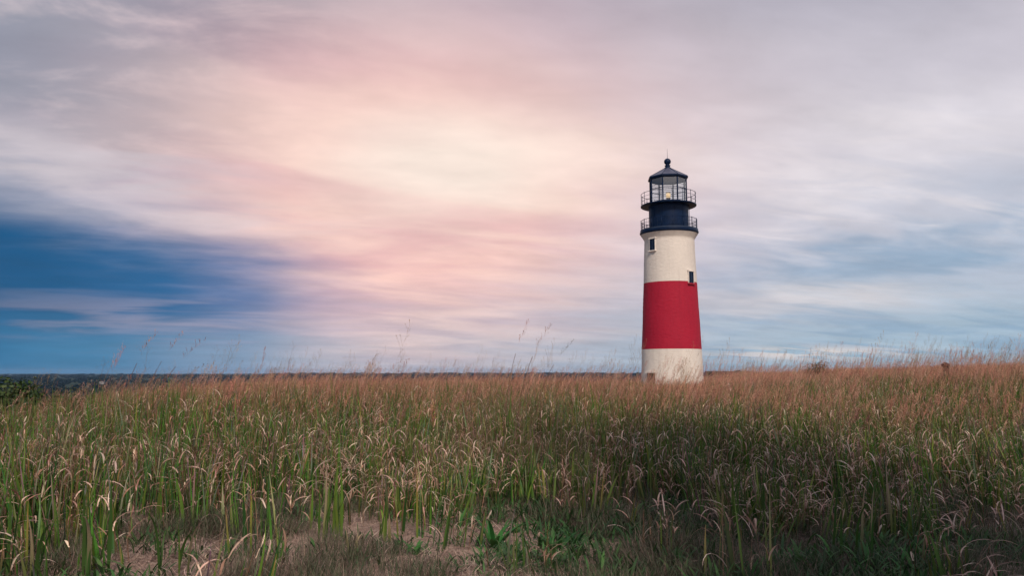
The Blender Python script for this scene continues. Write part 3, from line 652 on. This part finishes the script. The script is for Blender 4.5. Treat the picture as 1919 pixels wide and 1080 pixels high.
def house(label, x, y, wd, dp, wh, rh, wall, roofm, rz, zoff=0.0, wins=3):
    z = h1(x, y) + zoff; t_ = thing('far_house', label, 'house', (x, y, z), rz)
    MB().box((0, 0, wh / 2), (wd, dp, wh)).build('wall', wall, t_)
    ov = .25; a, b_ = wd / 2 + ov, dp / 2 + ov
    rf = MB().add([(-a, -b_, wh), (a, -b_, wh), (a, b_, wh), (-a, b_, wh), (-a, 0, wh + rh), (a, 0, wh + rh)], [(0, 1, 5, 4), (2, 3, 4, 5), (0, 4, 3), (1, 2, 5), (3, 2, 1, 0)]).build('roof', roofm, t_)
    MB().box((wd * .22, 0.3, wh + rh * .9), (.7, .7, rh * .9)).build('chimney', 'shingle_wall', rf)
    wm = MB().box((0, 0, 0), (.9, .06, 1.2)).mesh('window', 'window_dark')
    for i in range(wins):
        o = bpy.data.objects.new('window', wm); COL.objects.link(o); o.parent = t_; o.location = (wd * ((i + .5) / wins - .5), -dp / 2 - .02, wh * .55)
    return t_
house('tiny white house among the distant woods at left', -0.526 * 1150, 1150, 6, 5, 3.6, 2.0, 'far_wall', 'far_roof', .2, 6.5)
house('long low dark roofed building on the skyline right of the lighthouse', 0.278 * 118, 118, 6.4, 4.5, 1.16 - h1(.278 * 118, 118), .32, 'shingle_wall', 'far_roof', -.27, -0.05, 4)
# wooden post
pz = h1(0.5575 * 26, 26)
post = thing('wooden_post', 'short dark brown wooden post standing in the grass at right', 'post', (0.5575 * 26, 26, pz), .1)
PT = 1.64 - pz
MB().box((0, 0, PT / 2 - .12), (.135, .135, PT)).build('shaft', 'weathered_post', post)
MB().lathe([(.10, PT - .13), (.125, PT - .12), (.125, PT - .04), (.02, PT + .03)], 4, PI / 4).build('cap', 'weathered_post', post)

# ------------------------------------------------------------------ single plants one can point at
def blades(t_, specs, name='leaf_blade'):
    for sp in specs:
        mb = MB(); (x, y, a, th0, th1, L, wd, cb, ct, pw) = sp
        mb.strip((x, y, -.01), a, th0, th1, L, wd, 9, cb, ct, twist=U(-.5, .5), pw=pw, tipw=.05); mb.build(name, 'plant_leaf', t_, True)
BG, YG, DG = (0.085, 0.165, 0.028), (0.14, 0.20, 0.035), (0.045, 0.105, 0.024)
TAN = (0.46, 0.32, 0.23)
def tuft(label, x, y, n, hgt, wd, spread_, cols, dry=.2, group=None):
    t_ = thing('grass_tuft', label, 'grass tuft', (x, y, h1(x, y)), 0, group); sp = []
    for i in range(n):
        a = U(0, 2 * PI); c = jit(random.choice(cols), .15); ct = TAN if random.random() < dry else jit(c, .15); bent = random.random() < dry
        sp.append((U(-1, 1) * spread_, U(-1, 1) * spread_, a, U(.0, .16), U(1.6, 2.6) if bent else U(.12, .55), hgt * U(.55, 1.0), wd * U(.7, 1.15), c, ct, 2.2))
    blades(t_, sp); return t_
tuft('bright green upright grass tuft in the middle of the sandy clearing', -1.43, 6.15, 17, .72, .022, .10, [BG, YG], .12)
tuft('small yellow-green tuft just right of the tall clearing tuft', -.98, 6.05, 8, .42, .023, .06, [BG, YG], .15)
tuft('short green sprout with one pale curled leaf in front of the tall clearing tuft', -1.12, 5.55, 4, .24, .022, .04, [BG, YG], .4)
tuft('lone slanting green leaf shoot at the left end of the clearing', -1.52, 5.25, 3, .33, .02, .03, [BG, DG], .3)
tuft('tall dark green broad leaved tuft at the bottom left corner', -3.05, 4.95, 5, .78, .026, .12, [DG, BG], .25)
tuft('tall broad green tuft second from the bottom left corner', -2.62, 5.1, 6, .80, .025, .13, [DG, BG], .3)
tuft('green tuft with bent tan leaves near bottom left, before the clearing', -2.12, 5.15, 9, .66, .022, .14, [DG, BG, BG], .4)
tuft('green tuft at the left picture edge with dry arching leaf', -3.55, 5.35, 7, .85, .024, .15, [DG, BG], .35)
tuft('tall green tuft standing in the shaded grass at lower right', 1.9, 6.4, 9, .75, .022, .15, [DG, BG], .15)
tuft('dark green tuft in deep shade at the bottom right', 2.35, 5.5, 8, .7, .02, .16, [DG], .2)
tuft('leaning green tuft at the right of the shaded foreground', 3.0, 6.2, 8, .68, .02, .15, [DG, BG], .3)
tuft('fine dark green bunch of grass at the back of the clearing', -.38, 6.75, 46, .46, .010, .32, [DG, (0.05, 0.10, 0.04)], .05)
def rosette(label, x, y, n, L, wd, col):
    t_ = thing('leafy_weed', label, 'weed', (x, y, h1(x, y)), U(0, 6)); sp = []
    for i in range(n):
        a = 2 * PI * i / n + U(-.3, .3); c = jit(col, .15); sp.append((.02 * math.cos(a), .02 * math.sin(a), a, U(.3, .8), U(1.1, 1.8), L * U(.7, 1.1), wd * U(.8, 1.2), c, jit(c, .1), 1.2))
    blades(t_, sp, 'leaf'); return t_
rosette('bright green long leaved weed spreading on the ground below the fine bunch', -.13, 5.85, 14, .34, .04, (0.04, 0.16, 0.035))
rosette('small vivid green weed right of the sandy clearing', -.68, 5.62, 9, .15, .03, (0.045, 0.19, 0.045))
rosette('green weed with broad leaves at the edge of the shade', .32, 5.75, 10, .22, .034, (0.035, 0.12, 0.03))
def stalk(label, x, y, hgt, azi, th, sl, dense=1.0):
    t_ = thing('seed_stalk', label, 'grass stalk', (x, y, h1(x, y)))
    mb = MB(); c = (0.22, 0.12, 0.08); q = MB(); e = q.strip((0, 0, 0), azi, .02, th, hgt, .008, 10, c, c, tipw=.6, pw=1.6); pts_ = [tuple((q.v[2 * i][j] + q.v[2 * i + 1][j]) / 2 for j in range(3)) for i in range(11)]; mb.tube(pts_, .0045, 5, r2=.003); mb.c = [c + (1.0,)] * len(mb.v); mb.build('stem', 'plant_leaf', t_)
    mb = MB(); panicle(mb, e, azi, th + .12, sl * .85, int(14 * dense), .7, .0042, 1.3); mb.build('seed_head', 'plant_leaf', t_)
    blades(t_, [(0, 0, 2.0, .1, .9, .5, .012, DG, TAN, 2)])
stalk('dark seed stalk leaning right, leftmost against the sky', -4.86, 9.6, 1.42, 0.1, .42, .34)
stalk('slim seed stalk between the leftmost stalk and the forked tall one', -4.75, 9.9, 1.46, 0.0, .55, .36)
stalk('longest leaning seed stalk against the blue sky at left', -4.72, 10.1, 1.42, 0.0, .72, .46, 1.2)
stalk('low seed stalk bending right beneath the longest left stalk', -4.56, 9.7, 1.30, 0.1, .95, .30)
stalk('tall seed stalk rising above the horizon left of centre', -.12, 11.0, 1.52, 0.1, .30, .42, 1.2)
stalk('tall feathery seed stalk near the middle of the skyline', .06, 11.5, 1.52, -.1, .45, .45, 1.3)
stalk('seed stalk with a dark tip, right of the middle skyline stalks', .30, 11.2, 1.42, 0.0, .60, .36, 1.1)
# fallen straw
sx, sy = .95, 5.3
st = MB(); st.tube([(0, 0, .02), (.16, .02, .035), (.30, .06, .05)], .006, 6, r2=.003); o = st.build('fallen_straw', 'plank_brown', None, True, (sx, sy, h1(sx, sy)))
o.data.materials[0] = plain('straw', (0.46, 0.34, 0.27), .8)
tag(o, 'single pale straw lying in the shaded grass at bottom centre', 'straw')

# ------------------------------------------------------------------ air
hz = MB().box((0, 0, 0), (18400, 18400, 1)); hz.v = [(x, y, (-18.5 if z < 0 else 24.0)) for (x, y, z) in hz.v]
m = bpy.data.materials.new('air'); m.use_nodes = True; MATS['air'] = m; t = NT(m.node_tree); t.n.remove(t.n['Principled BSDF'])
pv = t.node('ShaderNodeVolumePrincipled'); pv.inputs['Color'].default_value = (0.40, 0.62, 0.95, 1); pv.inputs['Density'].default_value = 0.00006
t.l.new(pv.outputs[0], t.n['Material Output'].inputs['Volume'])
tag(hz.build('haze', 'air'), 'thin blue haze lying over the far woods', 'haze', kind='stuff')
